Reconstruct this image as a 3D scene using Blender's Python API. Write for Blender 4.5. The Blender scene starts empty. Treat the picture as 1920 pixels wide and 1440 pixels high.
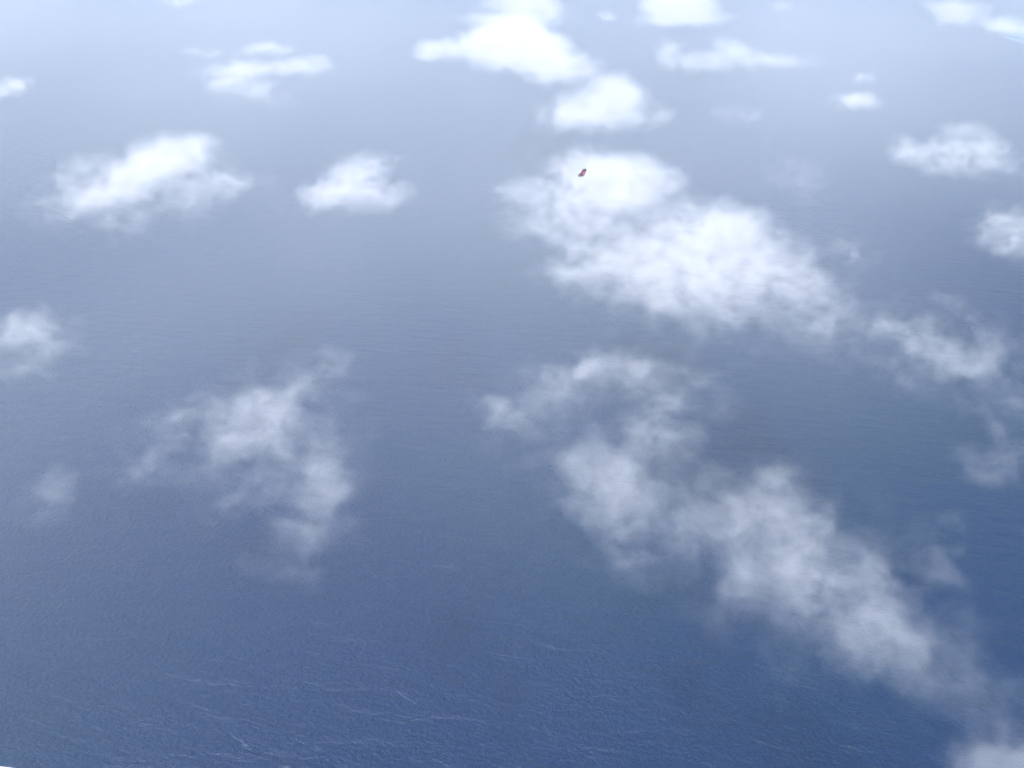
import bpy, bmesh, math, random
from mathutils import Vector, Matrix, noise as mnoise
R = math.radians
sc = bpy.context.scene

# ------------------------------------------------------------------ camera
CAM_H, PITCH, HFOV = 1200.0, 26.1, 58.0
cam = bpy.data.objects.new('camera', bpy.data.cameras.new('camera'))
sc.collection.objects.link(cam); sc.camera = cam
cam.location = (0, 0, CAM_H)
cam.rotation_euler = (R(90 - PITCH), 0, 0)
cam.data.sensor_width = 36.0
cam.data.lens = 18.0 / math.tan(R(HFOV / 2))
cam.data.clip_start = 0.1
cam.data.clip_end = 200000.0
FPX = 960 / math.tan(R(HFOV / 2))          # focal length in photograph pixels

# ------------------------------------------------------------------ light
SUN_EL, SUN_AZ = 58.0, -150.0               # azimuth: degrees right of straight ahead
w = bpy.data.worlds.new('World'); sc.world = w; w.use_nodes = True
nt = w.node_tree
sky = nt.nodes.new('ShaderNodeTexSky'); sky.sky_type = 'NISHITA'; sky.sun_disc = False
sky.sun_elevation = R(SUN_EL); sky.sun_rotation = R(SUN_AZ)
sky.altitude = 0; sky.air_density = 1.0; sky.dust_density = 3.0; sky.ozone_density = 1.0
bg = nt.nodes['Background']; bg.inputs['Strength'].default_value = 0.15
nt.links.new(sky.outputs[0], bg.inputs['Color'])
sl = bpy.data.lights.new('sun', 'SUN'); sl.energy = 3.6; sl.angle = R(0.5); sl.color = (1, 0.965, 0.92)
sun = bpy.data.objects.new('sun', sl); sc.collection.objects.link(sun)
sdir = Vector((math.sin(R(SUN_AZ)) * math.cos(R(SUN_EL)), math.cos(R(SUN_AZ)) * math.cos(R(SUN_EL)), math.sin(R(SUN_EL))))
sun.rotation_euler = sdir.to_track_quat('Z', 'Y').to_euler()
sun.location = (0, 0, 3000)
sc.view_settings.view_transform = 'Standard'; sc.view_settings.look = 'None'
sc.view_settings.exposure = 0.93; sc.view_settings.gamma = 1.0
cy = sc.cycles
cy.volume_bounces = 3; cy.max_bounces = 8; cy.transparent_max_bounces = 48
cy.use_adaptive_sampling = True; cy.adaptive_threshold = 0.05; cy.adaptive_min_samples = 16
cy.volume_max_steps = 256; cy.volume_step_rate = 1.0
cy.sample_clamp_indirect = 4.0

# ------------------------------------------------------------------ helpers
def tag(o, label=None, cat=None, group=None, kind=None):
    if label: o['label'] = label
    if cat: o['category'] = cat
    if group: o['group'] = group
    if kind: o['kind'] = kind
    return o

def link(name, me, parent=None, mat=None):
    o = bpy.data.objects.new(name, me); sc.collection.objects.link(o)
    if parent is not None: o.parent = parent
    if mat is not None: me.materials.append(mat)
    return o

def depression(py): return R(PITCH) + math.atan((py - 720) / FPX)

def at(px, py, z):
    """world point at height z that the photograph shows at pixel (px, py)"""
    v = Vector(((px - 960) / FPX, -(py - 720) / FPX, -1.0))
    d = cam.rotation_euler.to_matrix() @ v
    t = (z - CAM_H) / d.z
    return Vector((0, 0, CAM_H)) + d * t

def new_mat(name):
    m = bpy.data.materials.new(name); m.use_nodes = True
    m.node_tree.nodes.clear()
    return m, m.node_tree

class NB:
    """writes the same math nodes into a shader tree or a geometry tree"""
    def __init__(s, tree): s.t = tree
    def node(s, idn, **kw):
        n = s.t.nodes.new(idn)
        for k, v in kw.items(): setattr(n, k, v)
        return n
    def put(s, n, i, v):
        if isinstance(v, bpy.types.NodeSocket): s.t.links.new(v, n.inputs[i])
        elif v is not None: n.inputs[i].default_value = v
    def m(s, op, a, b=None, c=None, clamp=False):
        n = s.node('ShaderNodeMath', operation=op, use_clamp=clamp)
        s.put(n, 0, a); s.put(n, 1, b); s.put(n, 2, c)
        return n.outputs[0]
    def v(s, op, a, b=None, c=None):
        n = s.node('ShaderNodeVectorMath', operation=op)
        s.put(n, 0, a)
        if b is not None: s.put(n, 3 if op == 'SCALE' else 1, b)
        if c is not None: s.put(n, 2, c)
        return n.outputs['Value'] if op in ('LENGTH', 'DOT_PRODUCT', 'DISTANCE') else n.outputs['Vector']
    def noise(s, vec, scale, detail, rough=0.5, dist=0.0, out=0):
        n = s.node('ShaderNodeTexNoise', noise_dimensions='3D')
        s.put(n, 'Vector', vec); s.put(n, 'Scale', scale); s.put(n, 'Detail', detail)
        s.put(n, 'Roughness', rough); s.put(n, 'Distortion', dist)
        return n.outputs[out]
    def sstep(s, x, lo, hi):
        n = s.node('ShaderNodeMapRange', interpolation_type='SMOOTHSTEP')
        s.put(n, 0, x); s.put(n, 1, lo); s.put(n, 2, hi); s.put(n, 3, 0.0); s.put(n, 4, 1.0)
        return n.outputs[0]

# ------------------------------------------------------------------ sea
SEA_R = 60000.0
def make_sea():
    m, t = new_mat('sea_water'); b = NB(t)
    out = b.node('ShaderNodeOutputMaterial')
    geo = b.node('ShaderNodeNewGeometry'); P = geo.outputs['Position']
    bs = b.node('ShaderNodeBsdfPrincipled')
    bs.inputs['IOR'].default_value = 1.33
    # crests run left to right, a little down to the right
    rot = b.node('ShaderNodeVectorRotate', rotation_type='Z_AXIS')
    b.put(rot, 'Vector', P); b.put(rot, 'Angle', R(14))
    Q = rot.outputs[0]
    swell = b.noise(b.v('MULTIPLY', Q, (0.34, 1.0, 1.0)), 1 / 34.0, 3.0, 0.5, 0.5)
    chop = b.noise(b.v('MULTIPLY', Q, (0.8, 1.0, 1.0)), 1 / 8.0, 3.0, 0.6, 0.2)
    wind = b.noise(P, 1 / 900.0, 3.0, 0.5)
    bu = b.node('ShaderNodeBump'); b.put(bu, 'Strength', 1.0); b.put(bu, 'Distance', 1.0)
    h = b.m('ADD', b.m('MULTIPLY', swell, 9.0), b.m('MULTIPLY', chop, b.m('MULTIPLY_ADD', wind, 3.4, 2.6)))
    b.put(bu, 'Height', h)
    b.put(bs, 'Normal', bu.outputs[0])
    # water body colour, with slow drifts between bluer and greener water
    mix = b.node('ShaderNodeMix', data_type='RGBA')
    b.put(mix, 0, b.sstep(b.noise(P, 1 / 2200.0, 3.0), 0.4, 0.6))
    mix.inputs[6].default_value = (0.001, 0.014, 0.054, 1)
    mix.inputs[7].default_value = (0.001, 0.018, 0.052, 1)
    # small flecks of foam on the steepest crests
    fl = b.noise(b.v('MULTIPLY', Q, (0.5, 1.0, 1.0)), 1 / 1.8, 2.0, 0.6)
    patch = b.noise(P, 1 / 60.0, 3.0, 0.6)
    foam = b.m('MULTIPLY', b.sstep(fl, 0.70, 0.78), b.sstep(patch, 0.58, 0.70))
    mix2 = b.node('ShaderNodeMix', data_type='RGBA')
    b.put(mix2, 0, b.m('MULTIPLY', foam, 0.012)); b.t.links.new(mix.outputs[2], mix2.inputs[6]); mix2.inputs[7].default_value = (0.6, 0.65, 0.68, 1)
    b.put(bs, 'Base Color', mix2.outputs[2])
    b.put(bs, 'Roughness', 0.34)
    t.links.new(bs.outputs[0], out.inputs['Surface'])
    bm = bmesh.new()
    bmesh.ops.create_circle(bm, cap_ends=True, segments=96, radius=SEA_R)
    me = bpy.data.meshes.new('sea'); bm.to_mesh(me); bm.free()
    o = link('sea', me, None, m); tag(o, kind='structure')
    return o
make_sea()

# ------------------------------------------------------------------ clouds
CLOUD_Z = 650.0
BASE_D = 0.0135
def cloud_field(b, P, blobs, seed, wl, detail, hi=0.74, slope=-0.20, wa=1.5):
    """P: local position socket. blobs: (centre, radii, weight). returns density 0.."""
    off = (seed * 37.3, seed * 11.7, seed * 5.1)
    Po = b.v('ADD', P, off)
    warp = b.noise(Po, 1 / (wl * 1.3), 2.0, 0.55, 0.0, 1)
    W = b.v('MULTIPLY_ADD', warp, (wl * wa, wl * wa, wl * wa * 0.67), b.v('SUBTRACT', P, (wl * wa / 2, wl * wa / 2, wl * wa / 3)))
    tot = None
    for c, r, wt in blobs:
        q = b.v('MULTIPLY', b.v('SUBTRACT', W, tuple(c)), (1 / r[0], 1 / r[1], 1 / r[2]))
        d2 = b.v('DOT_PRODUCT', q, q)
        f = b.m('SUBTRACT', 1.0, d2, clamp=True)
        f = b.m('MULTIPLY', b.m('MULTIPLY', f, f), wt)
        tot = f if tot is None else b.m('ADD', tot, f)
    n = b.noise(b.v('MULTIPLY', b.v('ADD', W, off), (1.0, 1.0, 1.25)), 1 / wl, detail, 0.66)
    t1 = b.m('MINIMUM', tot, 1.0)
    S = b.sstep(n, b.m('MULTIPLY_ADD', t1, slope, 0.44), b.m('MULTIPLY_ADD', t1, -0.06, hi))
    sat = b.m('DIVIDE', tot, b.m('MULTIPLY_ADD', tot, 0.5, 0.6))
    return b.m('MULTIPLY', sat, b.m('MULTIPLY', S, b.m('MULTIPLY_ADD', S, 0.7, 0.5)))

def make_cloud(idx, name, label, cat, group, px_blobs, z=CLOUD_Z, dens=1.0, wl=None):
    # pixel outlines -> real ellipsoids at cloud height
    E = []
    for (x, y, rx, ry, wt) in px_blobs:
        c = at(x, y, z); D = (c - cam.location).length; dl = depression(y)
        k = 1.85 - 0.45 * min(1.0, wt); a = rx * k * D / FPX; vv = ry * k * D / FPX
        far = max(0.0, 1 - 2.2 * math.sin(dl))
        az = min((0.45 + 0.56 * far) * vv / math.cos(dl), (0.6 + 0.8 * far) * a, 300.0)
        ay = math.sqrt(max(vv * vv - (az * math.cos(dl)) ** 2, ((0.4 - 0.2 * far) * vv) ** 2)) / math.sin(dl)
        E.append((c, (a, ay, az), wt))
    o0 = sum((e[0] for e in E), Vector()) / len(E)
    E = [(e[0] - o0, e[1], e[2]) for e in E]
    D0 = (o0 - cam.location).length
    if wl is None: wl = 36 + D0 * 0.005
    ff = min(1.0, max(0.0, (D0 - 1300) / 2500))
    hi_n, slo, wa = 0.74 - 0.12 * ff, -0.20 + 0.09 * ff, 1.5 + 1.0 * ff
    pad = wl * 0.35 * wa
    lo = [min(e[0][k] - e[1][k] for e in E) - pad for k in range(3)]
    hi = [max(e[0][k] + e[1][k] for e in E) + pad for k in range(3)]
    # the hull: the same field turned into a closed mesh
    g = bpy.data.node_groups.new('hull', 'GeometryNodeTree')
    g.interface.new_socket('Geometry', in_out='OUTPUT', socket_type='NodeSocketGeometry')
    b = NB(g)
    pos = b.node('GeometryNodeInputPosition')
    F = cloud_field(b, pos.outputs[0], E, idx, wl, 2.0, hi_n, slo, wa)
    vc = b.node('GeometryNodeVolumeCube')
    b.put(vc, 'Density', F); vc.inputs['Min'].default_value = lo; vc.inputs['Max'].default_value = hi
    vox = max((hi[0] - lo[0]) / 90.0, (hi[2] - lo[2]) / 40)
    vc.inputs['Resolution X'].default_value = max(8, int((hi[0] - lo[0]) / vox))
    vc.inputs['Resolution Y'].default_value = max(8, min(220, int((hi[1] - lo[1]) / vox)))
    vc.inputs['Resolution Z'].default_value = max(8, int((hi[2] - lo[2]) / vox))
    vm = b.node('GeometryNodeVolumeToMesh')
    g.links.new(vc.outputs[0], vm.inputs[0])
    vm.inputs['Threshold'].default_value = 0.03
    go = b.node('NodeGroupOutput'); g.links.new(vm.outputs[0], go.inputs[0])
    tmp = bpy.data.objects.new('tmp', bpy.data.meshes.new('tmp')); sc.collection.objects.link(tmp)
    md = tmp.modifiers.new('g', 'NODES'); md.node_group = g
    dg = bpy.context.evaluated_depsgraph_get(); dg.update()
    me = bpy.data.meshes.new_from_object(tmp.evaluated_get(dg))
    bpy.data.objects.remove(tmp); bpy.data.node_groups.remove(g)
    # drop crumbs
    bm = bmesh.new(); bm.from_mesh(me)
    seen, isl = set(), []
    for v0 in bm.verts:
        if v0 in seen: continue
        st, comp = [v0], []
        seen.add(v0)
        while st:
            v = st.pop(); comp.append(v)
            for e in v.link_edges:
                u = e.other_vert(v)
                if u not in seen: seen.add(u); st.append(u)
        isl.append(comp)
    isl.sort(key=len, reverse=True)
    kill = [v for c in isl[1:] if len(c) < max(30, 0.03 * len(isl[0])) for v in c]
    bmesh.ops.delete(bm, geom=kill, context='VERTS')
    bm.to_mesh(me); bm.free()
    me.name = name
    me.materials.clear()
    print('CLOUD', idx, name, len(me.vertices), 'islands', len(isl), 'D', round(D0), 'size', [round(hi[k] - lo[k]) for k in range(3)], 'wl', round(wl))
    m, t = new_mat('cloud_vapour'); b = NB(t)
    out = b.node('ShaderNodeOutputMaterial')
    tc = b.node('ShaderNodeTexCoord')
    F = cloud_field(b, tc.outputs['Object'], E, idx, wl, 6.0, hi_n, slo, wa)
    pv = b.node('ShaderNodeVolumePrincipled')
    pv.inputs['Color'].default_value = (0.975, 0.985, 0.99, 1); pv.inputs['Anisotropy'].default_value = 0.2
    b.put(pv, 'Density', b.m('MULTIPLY', F, BASE_D * dens * 1.15 * (min(1.0, 1500.0 / D0) ** 0.7) * (0.68 + 0.32 * min(1.0, max(0.0, (D0 - 800) / 1200)))))
    t.links.new(pv.outputs[0], out.inputs['Volume'])
    size = sum(hi[k] - lo[k] for k in range(3)) / 3
    m.cycles.volume_step_rate = max(0.02, min(1.0, (5.5 + D0 * 0.0035) / (0.1 * size)))
    o = link(name, me, None, m); o.location = o0
    for p in me.polygons: p.use_smooth = True
    tag(o, label, cat, group)
    return o

CL = [
 ('broad bright cloud bank right of centre, its right arm trailing down in a hook', 1.0, [
  (1330,430,95,55,1.00),(1385,405,55,35,0.80),(1240,470,110,50,0.62),(1300,510,130,60,0.55),(1420,480,70,60,0.55),(1230,545,60,40,0.55),
  (1350,560,110,50,0.39),(1500,510,45,70,0.39),(1545,590,45,60,0.39),(1500,625,50,35,0.31),(1110,480,90,45,0.39),(1060,505,60,35,0.23),(1130,520,90,40,0.35),(1320,500,200,120,.18)]),
 ('bright white cloud with the small dark kite in front of it', 1.0, [
  (1130,330,80,50,1),(1185,340,60,50,.9),(1085,320,50,35,.6),(1235,335,45,38,.6),(1020,365,60,32,.6),(965,355,30,18,.5),
  (1150,375,90,30,.8),(1060,410,90,35,.5),(1000,430,50,30,.35),(1150,430,80,35,.35),(1110,370,160,80,.13)]),
 ('arched ragged grey-white cloud in the middle with dark sea showing under its arch', 1.0, [
  (925,780,30,32,.8),(970,775,46,32,.75),(1010,740,52,34,.85),(1060,712,58,34,.85),(1110,688,58,34,.75),(1160,682,52,38,.65),(1205,700,48,42,.6),
  (930,830,50,30,.2),(1250,720,50,40,.5),(1300,710,40,40,.3),(1255,770,60,45,.7),(1275,830,60,50,.9),(1220,810,60,45,.7),(1340,740,50,40,.2),
  (1125,870,65,50,.9),(1180,895,80,60,.6),(1120,930,60,60,.45),(1170,980,60,60,.4),(1180,1045,38,55,.3),(1080,770,170,110,.22),(1180,960,110,110,.2),(1250,940,70,55,.35),(1245,1000,70,55,.25)]),
 ('largest soft cloud at lower right, a thick grey-white bank running diagonally', 1.0, [
  (1440,925,80,48,.9),(1490,960,74,52,1),(1400,980,74,62,1),(1470,1020,95,75,1.1),(1400,1065,74,64,.8),(1540,1035,65,62,.9),(1565,1085,75,64,.9),
  (1625,1070,52,50,.8),(1655,1125,58,62,.95),(1640,1180,64,62,.95),(1690,1175,48,62,.75),(1650,1232,74,48,.55),(1560,1140,84,62,.6),(1470,1110,94,52,.5),
  (1300,975,80,55,.5),(1330,1030,60,50,.35),(1310,905,60,45,.3),(1450,875,70,40,.35),(1510,1060,200,165,.22),(1710,1210,110,90,.2)]),
 ('compact white triangular cloud alone above the middle of the left half', 1.0, [
  (665,330,50,35,.9),(700,318,35,30,.6),(630,350,50,35,.7),(670,365,80,30,.9),(720,365,45,25,.6),(595,368,25,25,.4),(740,298,22,9,.25)]),
 ('white cloud at upper left, dense domed top and a frayed tail down to its left', 1.0, [
  (320,283,65,32,1),(290,310,70,35,1),(350,290,40,35,.8),(250,340,70,35,.8),(200,365,60,30,.7),(170,320,40,30,.4),(150,385,45,25,.4),
  (385,350,40,35,.6),(440,340,25,20,.35),(225,415,40,20,.25),(500,342,40,12,.25),(270,350,160,70,.12)]),
 ('thin hook-shaped white cloud near the top left, bright at its right end', 1.5, [
  (580,123,35,16,.8),(520,125,60,12,.6),(455,130,50,15,.6),(440,150,35,20,.6),(485,165,30,14,.5),(410,135,35,10,.3),(490,186,60,13,.15)]),
 ('small oval white puff just above the hook-shaped cloud', 2.2, [(495,92,32,11,.7),(515,94,18,9,.5)]),
 ('faint flat puff left of the hook-shaped cloud', 1.8, [(375,99,28,8,.45)]),
 ('small white cloud cut off by the left edge near the top', 1.6, [(8,163,28,14,.8),(28,158,14,9,.6)]),
 ('dense brilliant white cloud at top centre with heaped crowns', 1.6, [
  (825,93,42,18,1),(798,104,20,9,.6),(905,85,45,28,1),(950,75,55,36,1),(985,75,42,40,1),(960,108,70,22,1),(1035,100,35,35,1),(1025,132,48,20,.9),(1075,125,45,24,.5)]),
 ('ragged white cloud touching the top edge above the heaped white cloud', 1.2, [
  (925,36,55,12,.9),(975,38,45,16,.7),(1000,12,40,18,.8),(950,8,40,12,.7),(1032,22,20,20,.4)]),
 ('wispy white cloud hanging below right of the heaped white cloud', 1.2, [
  (1145,185,55,38,.8),(1090,205,60,28,.7),(1060,220,50,22,.6),(1172,180,25,35,.5),(1130,225,60,18,.5),(1165,155,25,14,.3)]),
 ('small faint wisp right of the wispy white cloud', 1.6, [(1205,226,42,15,.35),(1240,214,18,16,.35)]),
 ('solid white cloud cut by the top edge right of centre', 1.5, [
  (1250,10,40,25,1),(1290,5,40,25,1),(1300,32,60,14,1),(1240,38,40,10,.8)]),
 ('long low white cloud near the top right with three bumps', 1.1, [
  (1255,95,20,18,.8),(1275,118,35,14,.7),(1340,112,50,16,.8),(1375,92,30,18,.9),(1430,113,45,14,.8),(1485,115,40,12,.5)]),
 ('small bright white puff below the long low cloud at right', 2.2, [(1600,189,34,14,.9),(1615,184,18,10,.6)]),
 ('tiny white puff directly above the small bright puff', 2.2, [(1615,146,17,8,.6)]),
 ('faint little wisp between the long low cloud and the sea below it', 2.0, [(1382,211,36,14,.3)]),
 ('saddle-shaped white cloud near the right edge, upper part', 1.3, [
  (1700,280,30,18,.6),(1740,295,50,25,.6),(1800,290,45,28,.6),(1825,260,28,28,.5),(1860,290,30,28,.4)]),
 ('barely visible veil of vapour above the hook of the broad bank', 1.5, [(1495,335,42,34,.14)]),
 ('faint small tuft right of the broad bright bank', 1.6, [(1603,470,32,24,.26),(1585,450,20,22,.15)]),
 ('soft white cloud cut off by the right edge', 1.0, [(1890,410,34,24,.5),(1895,450,52,35,.65),(1925,430,40,40,.5)]),
 ('frayed grey cloud cut off by the left edge at mid height', 1.0, [
  (15,625,60,40,.55),(70,612,55,38,.4),(60,655,60,45,.35),(40,695,60,35,.2),(110,645,40,40,.15)]),
 ('rounded pale cloud with torn wisps in the lower left half', 1.0, [
  (490,765,60,48,.85),(525,790,52,45,.85),(450,790,50,52,.5),(480,830,64,45,.5),(500,790,150,125,.16),(400,830,150,90,.11),(540,880,130,110,.11),(450,715,45,22,.3),(545,740,30,30,.2)]),
 ('thin diagonal streak of cloud left of the rounded pale cloud', 1.0, [
  (345,813,20,20,.8),(325,836,27,23,.85),(298,860,30,22,.85),(255,890,40,24,.85),(330,788,70,24,.5),(390,770,58,28,.55),(300,830,110,60,.12)]),
 ('vertical ragged grey cloud below the rounded pale cloud', 1.0, [
  (600,860,44,50,.55),(622,900,46,50,.5),(590,930,52,60,.5),(590,990,52,54,.4),(548,1045,62,52,.4),(600,930,85,130,.15)]),
 ('dim patch of vapour left of the vertical ragged cloud', 1.0, [(455,930,62,36,.38)]),
 ('thin plume rising to upper right from the rounded pale cloud', 1.0, [(590,705,44,28,.45),(628,672,40,20,.4),(560,735,36,28,.45),(600,720,70,50,.12)]),
 ('dim pale smudge of cloud near the lower left edge', 1.0, [(92,930,48,46,.34),(122,888,30,30,.32)]),
 ('net of thin wisps right of the hooked arm of the bank', 1.0, [
  (1668,604,38,17,.6),(1700,650,26,50,.3),(1745,650,28,48,.35),(1785,650,24,52,.35),(1828,605,22,56,.5),(1838,670,34,44,.4),(1790,712,60,34,.25),(1770,650,130,90,.18),(1712,718,26,44,.35)]),
 ('dim torn wisp by the right edge at mid height', 1.0, [(1858,800,30,56,.36),(1848,872,46,36,.4),(1898,762,30,40,.4),(1870,835,60,80,.12)]),
 ('narrow curved wisp like a comma near the right edge', 1.3, [(1787,970,24,32,.75),(1762,1008,27,34,.8),(1752,1052,30,38,.55)]),
 ('grey cloud filling the bottom right corner', 1.0, [(1835,1400,46,46,.8),(1890,1405,54,52,.9),(1860,1455,84,44,.9),(1930,1440,54,62,.9)]),
 ('soft vapour patch right of the foot of the diagonal bank', 1.0, [(1790,1228,44,46,.48),(1800,1290,72,48,.3),(1885,1300,50,55,.25)]),
 ('white cumulus touching the top edge at far right', 1.3, [(1795,30,28,16,1),(1780,12,30,12,.8),(1825,12,26,8,.4)]),
 ('little domed white cloud over the pale reef at top right', 2.2, [(1890,48,22,13,1.1),(1880,54,18,7,.6)]),
 ('small smudge of vapour below the foot of the diagonal bank', 1.0, [(1490,1262,45,28,.3)]),
 ('fainter pinkish smudge left of the small vapour smudge', 1.0, [(1362,1286,36,20,.22)]),
 ('tiny white fleck of cloud between the two top edge clouds', 2.6, [(1137,30,15,7,.8)]),
 ('tiny white fleck of cloud by the top edge on the right side', 2.2, [(1467,10,18,5,.6)]),
 ('flat white fleck of cloud at the top edge on the left side', 2.2, [(340,3,26,6,.6)]),
]
for i, (lab, dn, bl) in enumerate(CL):
    make_cloud(i + 1, 'cloud', lab, 'cloud', 'broken white clouds over the sea', bl, dens=dn)

# ------------------------------------------------------------------ plain materials
def paint(name, col, rough=0.6, spot=None, spot_scale=1.0):
    m, t = new_mat(name); b = NB(t)
    out = b.node('ShaderNodeOutputMaterial'); bs = b.node('ShaderNodeBsdfPrincipled')
    bs.inputs['Roughness'].default_value = rough
    tc = b.node('ShaderNodeTexCoord')
    mix = b.node('ShaderNodeMix', data_type='RGBA')
    n = b.noise(tc.outputs['Object'], spot_scale, 3.0, 0.6)
    b.put(mix, 0, b.sstep(n, 0.4, 0.6))
    mix.inputs[6].default_value = (*col, 1)
    mix.inputs[7].default_value = (*(spot or [c * 0.85 for c in col]), 1)
    t.links.new(mix.outputs[2], bs.inputs['Base Color']); t.links.new(bs.outputs[0], out.inputs['Surface'])
    return m

def bm_obj(name, bm, mat, parent=None, smooth=True):
    me = bpy.data.meshes.new(name); bm.to_mesh(me); bm.free()
    if smooth:
        for p in me.polygons: p.use_smooth = True
    return link(name, me, parent, mat)

# ------------------------------------------------------------------ kite flying in front of the bright cloud
def make_kite():
    px, py, dist = 1091.5, 324.0, 620.0
    d = Vector(((px - 960) / FPX, -(py - 720) / FPX, -1.0)).normalized()
    rot = cam.rotation_euler.to_matrix()
    pos = cam.location + rot @ (d * dist)
    root = bpy.data.objects.new('kite', None); sc.collection.objects.link(root)
    root.location = pos
    # the sail's plane leans with its back to the wind
    root.rotation_euler = (R(90 - 14), 0, R(-4))
    u = dist / FPX / 21.0
    def loc(p, h):                       # outline unit -> local metres, arched across the chord
        x = (p[0] - 712) * u; y = -(p[1] - 765) * u
        s = x * 0.72 + y * 0.69          # along the span
        c = -x * 0.69 + y * 0.72
        return Vector((x, y, h - 0.045 * s * s * 0.5 - 0.12 * c * c))
    def slab(name, pts, h0, h1, mat, parent):
        n = len(pts); bm = bmesh.new()
        cx = sum(p[0] for p in pts) / n; cyy = sum(p[1] for p in pts) / n
        top = [bm.verts.new(loc(p, h1)) for p in pts]; bot = [bm.verts.new(loc(p, h0)) for p in pts]
        ct = bm.verts.new(loc((cx, cyy), h1 + 0.10)); cb = bm.verts.new(loc((cx, cyy), h0))
        for i in range(n):
            j = (i + 1) % n
            bm.faces.new((top[i], bot[i], bot[j], top[j]))
            bm.faces.new((ct, top[i], top[j])); bm.faces.new((cb, bot[j], bot[i]))
        bmesh.ops.recalc_face_normals(bm, faces=bm.faces)
        return bm_obj(name, bm, mat, parent, False)
    outline = [(835,606),(872,640),(862,715),(826,792),(796,856),(740,896),(655,912),(600,926),(570,875),(550,832),(640,792),(674,755),(698,708),(704,662),(758,626)]
    slab('sail', outline, -0.10, 0.0, paint('black_cloth', (0.012, 0.008, 0.014), 0.7), root)
    red = [(765,655),(812,652),(800,700),(740,770),(700,842),(650,852),(672,808),(712,756),(726,700)]
    slab('red_panel', red, 0.05, 0.12, paint('red_cloth', (0.13, 0.006, 0.03), 0.6), root)
    pale = [(812,700),(822,718),(800,772),(770,826),(728,858),(704,858),(724,828),(758,770),(796,716)]
    slab('pale_panel', pale, 0.05, 0.15, paint('pale_pink_cloth', (0.62, 0.30, 0.42), 0.6), root)
    tip = [(604,852),(642,846),(650,870),(620,890)]
    slab('tip_panel', tip, 0.03, 0.10, paint('white_cloth', (0.8, 0.8, 0.8), 0.6), root)
    tag(root, 'small bent black, dark red and pale pink kite in front of the bright cloud', 'kite')
make_kite()

# ------------------------------------------------------------------ white wing tip of the aircraft, bottom left corner
def make_wing():
    rot = cam.rotation_euler.to_matrix()
    def ray(px, py, dist):
        return rot @ (Vector(((px - 960) / FPX, -(py - 720) / FPX, -1.0)).normalized() * dist)
    A, B = ray(-620, 1364, 5.6), ray(40, 1441.5, 5.0)
    root = A + cam.location
    secs, N, prof = 26, 20, []
    for k in range(N):
        th = 2 * math.pi * k / N
        xx = 0.5 * (1 - math.cos(th)); t = 0.6 * (0.2969 * math.sqrt(xx) - 0.126 * xx - 0.3516 * xx**2 + 0.2843 * xx**3 - 0.1015 * xx**4) / 0.6 * 0.75
        prof.append((xx, t if th <= math.pi else -t))
    bm = bmesh.new(); rings = []
    for i in range(secs + 1):
        s = i / secs
        chord = (1.0 - 0.45 * s) * (math.sqrt(max(0.0, 1 - max(0.0, (s - 0.86) / 0.14) ** 2)) * 0.97 + 0.03)
        le = (B - A) * s
        rings.append([bm.verts.new(le + Vector((0, -p[0] * chord - (0.0), p[1] * chord - 0.12 * chord * p[0]))) for p in prof])
    for a, b_ in zip(rings, rings[1:]):
        for k in range(N):
            l = (k + 1) % N
            bm.faces.new((a[k], b_[k], b_[l], a[l]))
    bm.faces.new(rings[0]); bm.faces.new(rings[-1])
    bmesh.ops.recalc_face_normals(bm, faces=bm.faces)
    o = bm_obj('aircraft_wing', bm, paint('white_paint', (0.82, 0.83, 0.85), 0.35, (0.78, 0.79, 0.81), 3.0))
    o.location = root
    tag(o, 'white painted tip of the aircraft just peeking in at the bottom left corner', 'aircraft wing')
make_wing()

# ------------------------------------------------------------------ foam on breaking crests
foam_mat = paint('foam', (0.13, 0.17, 0.23), 0.9, (0.05, 0.08, 0.13), 0.8)
def make_foam(name, x0, y0, x1, y1, wpx, n, label, seed):
    """irregular low clumps of foam strung along a crest between two points of the sea"""
    rnd = random.Random(seed)
    a, b_ = at(x0, y0, 0.0), at(x1, y1, 0.0)
    mid = (a + b_) / 2; wid = wpx * (mid - cam.location).length / FPX
    bm = bmesh.new()
    for i in range(n):
        f = (i + 0.5) / n if n > 1 else 0.5
        p = a.lerp(b_, f) - mid
        p += Vector((rnd.gauss(0, wid * 0.5), rnd.gauss(0, wid * 0.5), 0)) * (1 if n > 1 else 0)
        L = (b_ - a).length / max(1, n) * rnd.uniform(0.45, 0.75) + wid * 0.25
        Wd = wid * rnd.uniform(0.22, 0.45)
        ang = math.atan2(b_.y - a.y, b_.x - a.x) + rnd.uniform(-0.3, 0.3)
        M = Matrix.Translation(p) @ Matrix.Rotation(ang, 4, 'Z') @ Matrix.Diagonal((L, Wd, 0.35, 1))
        r = bmesh.ops.create_icosphere(bm, subdivisions=3, radius=1.0, matrix=M)
        for v in r['verts']:
            q = v.co * 1.7 + Vector((seed, seed * 3.1, 0))
            v.co += Vector((mnoise.noise(q), mnoise.noise(q + Vector((9, 0, 0))), 0.3 * mnoise.noise(q + Vector((0, 9, 0))))) * Wd * 0.8
    o = bm_obj(name, bm, foam_mat); o.location = mid + Vector((0, 0, 0.15))
    tag(o, label, 'whitecap', 'whitecaps on the sea')
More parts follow.
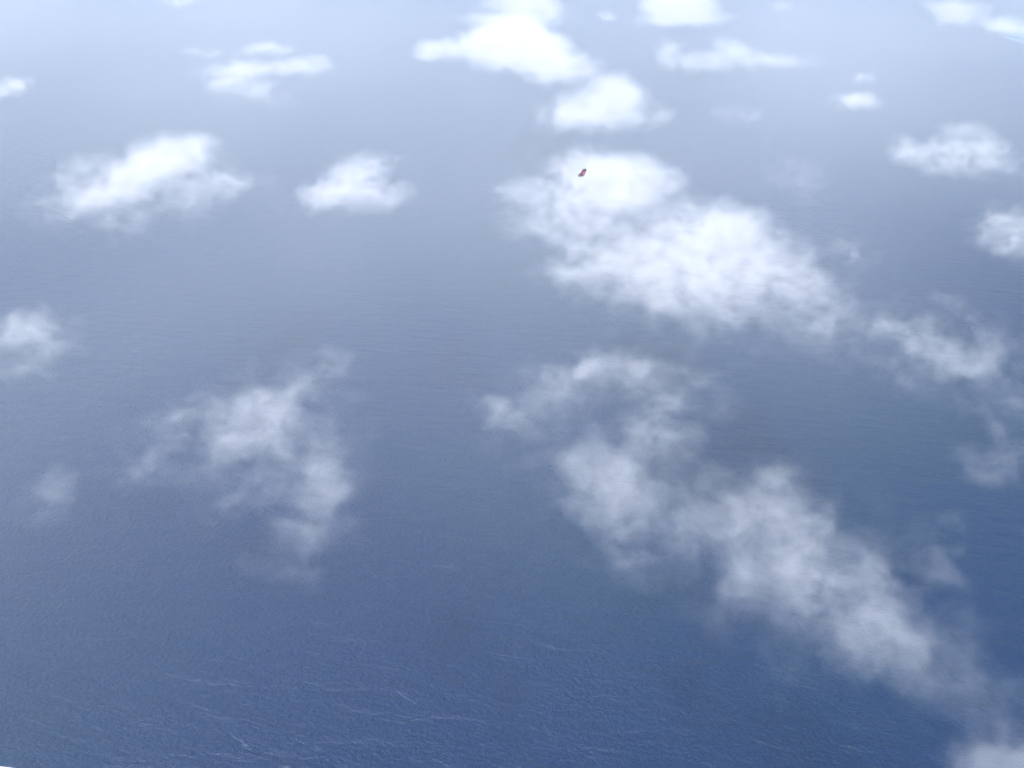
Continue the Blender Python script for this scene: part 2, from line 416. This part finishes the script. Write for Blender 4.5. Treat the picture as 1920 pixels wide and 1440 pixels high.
FO = [
 (139,1120,139,1124,1.4,1,'bright upright fleck of foam alone near the left edge of the sea'),
 (485,1067,489,1066,1.3,1,'short level dash of foam below the vertical ragged cloud'),
 (847,1058,847,1061,1.5,1,'tiny round fleck of foam left of the hanging tail of the arched cloud'),
 (553,1288,553,1292,1.1,1,'crisp upright speck of foam in the lower left open sea'),
 (748,1300,779,1320,1.3,9,'longest broken foam line, running down to the right'),
 (792,1277,800,1283,1.0,2,'faint broken dash of foam above the longest foam line'),
 (806,1284,817,1288,1.3,2,'small bright dash of foam at the upper right end of the foam patch'),
 (572,1279,606,1287,1.0,6,'thin dotted line of foam right of the crisp upright speck'),
 (438,1381,466,1401,1.2,8,'slanting foam streak near the bottom on the left'),
 (452,1396,470,1406,1.2,4,'dim foam patch just under the slanting foam streak'),
 (663,1392,667,1395,1.1,1,'bright point of foam near the bottom, left of centre'),
 (795,1336,798,1337,1.0,1,'small point of foam below the longest foam line'),
 (690,1314,693,1317,1.0,1,'small point of foam left of the longest foam line'),
 (1143,1290,1146,1292,1.2,1,'bright speck of foam in the dark sea left of the pinkish smudge'),
 (1296,1338,1297,1340,1.1,1,'speck of foam in the darkest water near the bottom centre right'),
 (1275,1330,1286,1340,0.8,3,'faint slanting foam thread beside a speck of foam'),
 (555,1385,572,1396,1.2,3,'faint foam smear between the slanting streak and the bright point'),
 (590,1398,604,1408,1.2,3,'faint foam smear close to the bottom edge, left of centre'),
 (1020,1362,1026,1368,1.0,2,'faint slanting foam mark at the bottom centre'),
]
for i, (x0, y0, x1, y1, wp, n, lab) in enumerate(FO):
    make_foam('whitecap', x0, y0, x1, y1, wp, n, lab, i + 3)

# ------------------------------------------------------------------ shallow reef far off at the top right
def sheet(name, pts, z, mat):
    bm = bmesh.new()
    vs = [bm.verts.new(at(x, y, z)) for x, y in pts]
    bm.faces.new(vs)
    o = bm_obj(name, bm, mat, None, False); tag(o, kind='structure'); return o
sheet('lagoon', [(1835,44),(1850,53),(1880,62),(1912,71),(1960,87),(2100,108),(2200,80),(2100,60),(1940,48),(1870,42)], 0.4, paint('shallow_water', (0.03, 0.14, 0.19), 0.3, (0.05, 0.22, 0.25), 1/400))
sheet('reef', [(1822,46),(1836,47.5),(1855,51),(1872,53),(1888,56),(1880,58),(1862,57),(1845,54),(1830,50)], 0.8, paint('reef_rock', (0.03, 0.05, 0.06), 0.8, (0.05, 0.07, 0.07), 1/90))
sheet('reef', [(1858,60.5),(1872,61),(1890,62.5),(1900,64.5),(1888,65.5),(1870,64)], 0.8, bpy.data.materials['reef_rock'])
sheet('surf', [(1868,65),(1884,68.5),(1900,72.5),(1925,79),(1960,90),(1958,92.5),(1922,81),(1898,74.5),(1882,70)], 1.2, paint('surf_foam', (0.32, 0.45, 0.50), 0.9, (0.1, 0.22, 0.28), 1/120))

# ------------------------------------------------------------------ haze
def make_haze():
    m, t = new_mat('haze_air'); b = NB(t)
    out = b.node('ShaderNodeOutputMaterial')
    pv = b.node('ShaderNodeVolumePrincipled')
    pv.inputs['Color'].default_value = (0.77, 0.90, 1.0, 1)
    pv.inputs['Density'].default_value = 0.27e-4
    pv.inputs['Anisotropy'].default_value = 0.2
    t.links.new(pv.outputs[0], out.inputs['Volume'])
    bm = bmesh.new(); bmesh.ops.create_cube(bm, size=1.0)
    me = bpy.data.meshes.new('haze'); bm.to_mesh(me); bm.free()
    o = link('haze', me, None, m)
    o.scale = (2 * SEA_R + 200, 2 * SEA_R + 200, CAM_H + 20 + 1); o.location = (0, 0, (CAM_H + 20 - 1) / 2)
    tag(o, kind='stuff')
make_haze()

# ------------------------------------------------------------------ added veil volume: stands in for window glare at left, lightens far sea
def make_added_veil():
    m, t = new_mat('added_veil_air'); b = NB(t)
    out = b.node('ShaderNodeOutputMaterial')
    P = b.node('ShaderNodeNewGeometry').outputs['Position']
    sx = b.node('ShaderNodeSeparateXYZ'); b.put(sx, 0, P)
    x, y, z = sx.outputs
    f = b.sstep(b.m('SUBTRACT', y, x), 200.0, 1900.0)  # density shaped to brighten left and middle, bottom right stays clear
    f = b.m('MULTIPLY', f, b.sstep(y, 17500.0, 13000.0))
    f = b.m('MULTIPLY', f, b.sstep(b.m('ABSOLUTE', x), 10800.0, 9000.0))
    f = b.m('MULTIPLY', f, b.m('SUBTRACT', 1.0, b.m('MULTIPLY', b.sstep(y, 3500.0, 9000.0), 0.6)))
    n = b.noise(b.v('MULTIPLY', P, (1.0, 0.7, 1.5)), 1 / 1600.0, 1.0, 0.5)
    f = b.m('MULTIPLY', f, b.sstep(n, 0.15, 0.8))
    pv = b.node('ShaderNodeVolumePrincipled')
    pv.inputs['Color'].default_value = (0.87, 0.925, 1.0, 1)
    pv.inputs['Anisotropy'].default_value = 0.2
    b.put(pv, 'Density', b.m('MULTIPLY', f, 1.8e-4))
    t.links.new(pv.outputs[0], out.inputs['Volume'])
    bm = bmesh.new(); bmesh.ops.create_cube(bm, size=1.0)
    me = bpy.data.meshes.new('added_veil'); bm.to_mesh(me); bm.free()
    for v in me.vertices:
        v.co = Vector((v.co.x * 22000, 8600 + v.co.y * 18200, 475 + v.co.z * 940))
    m.cycles.volume_step_rate = 0.2
    o = link('added_veil', me, None, m); tag(o, kind='stuff')
make_added_veil()
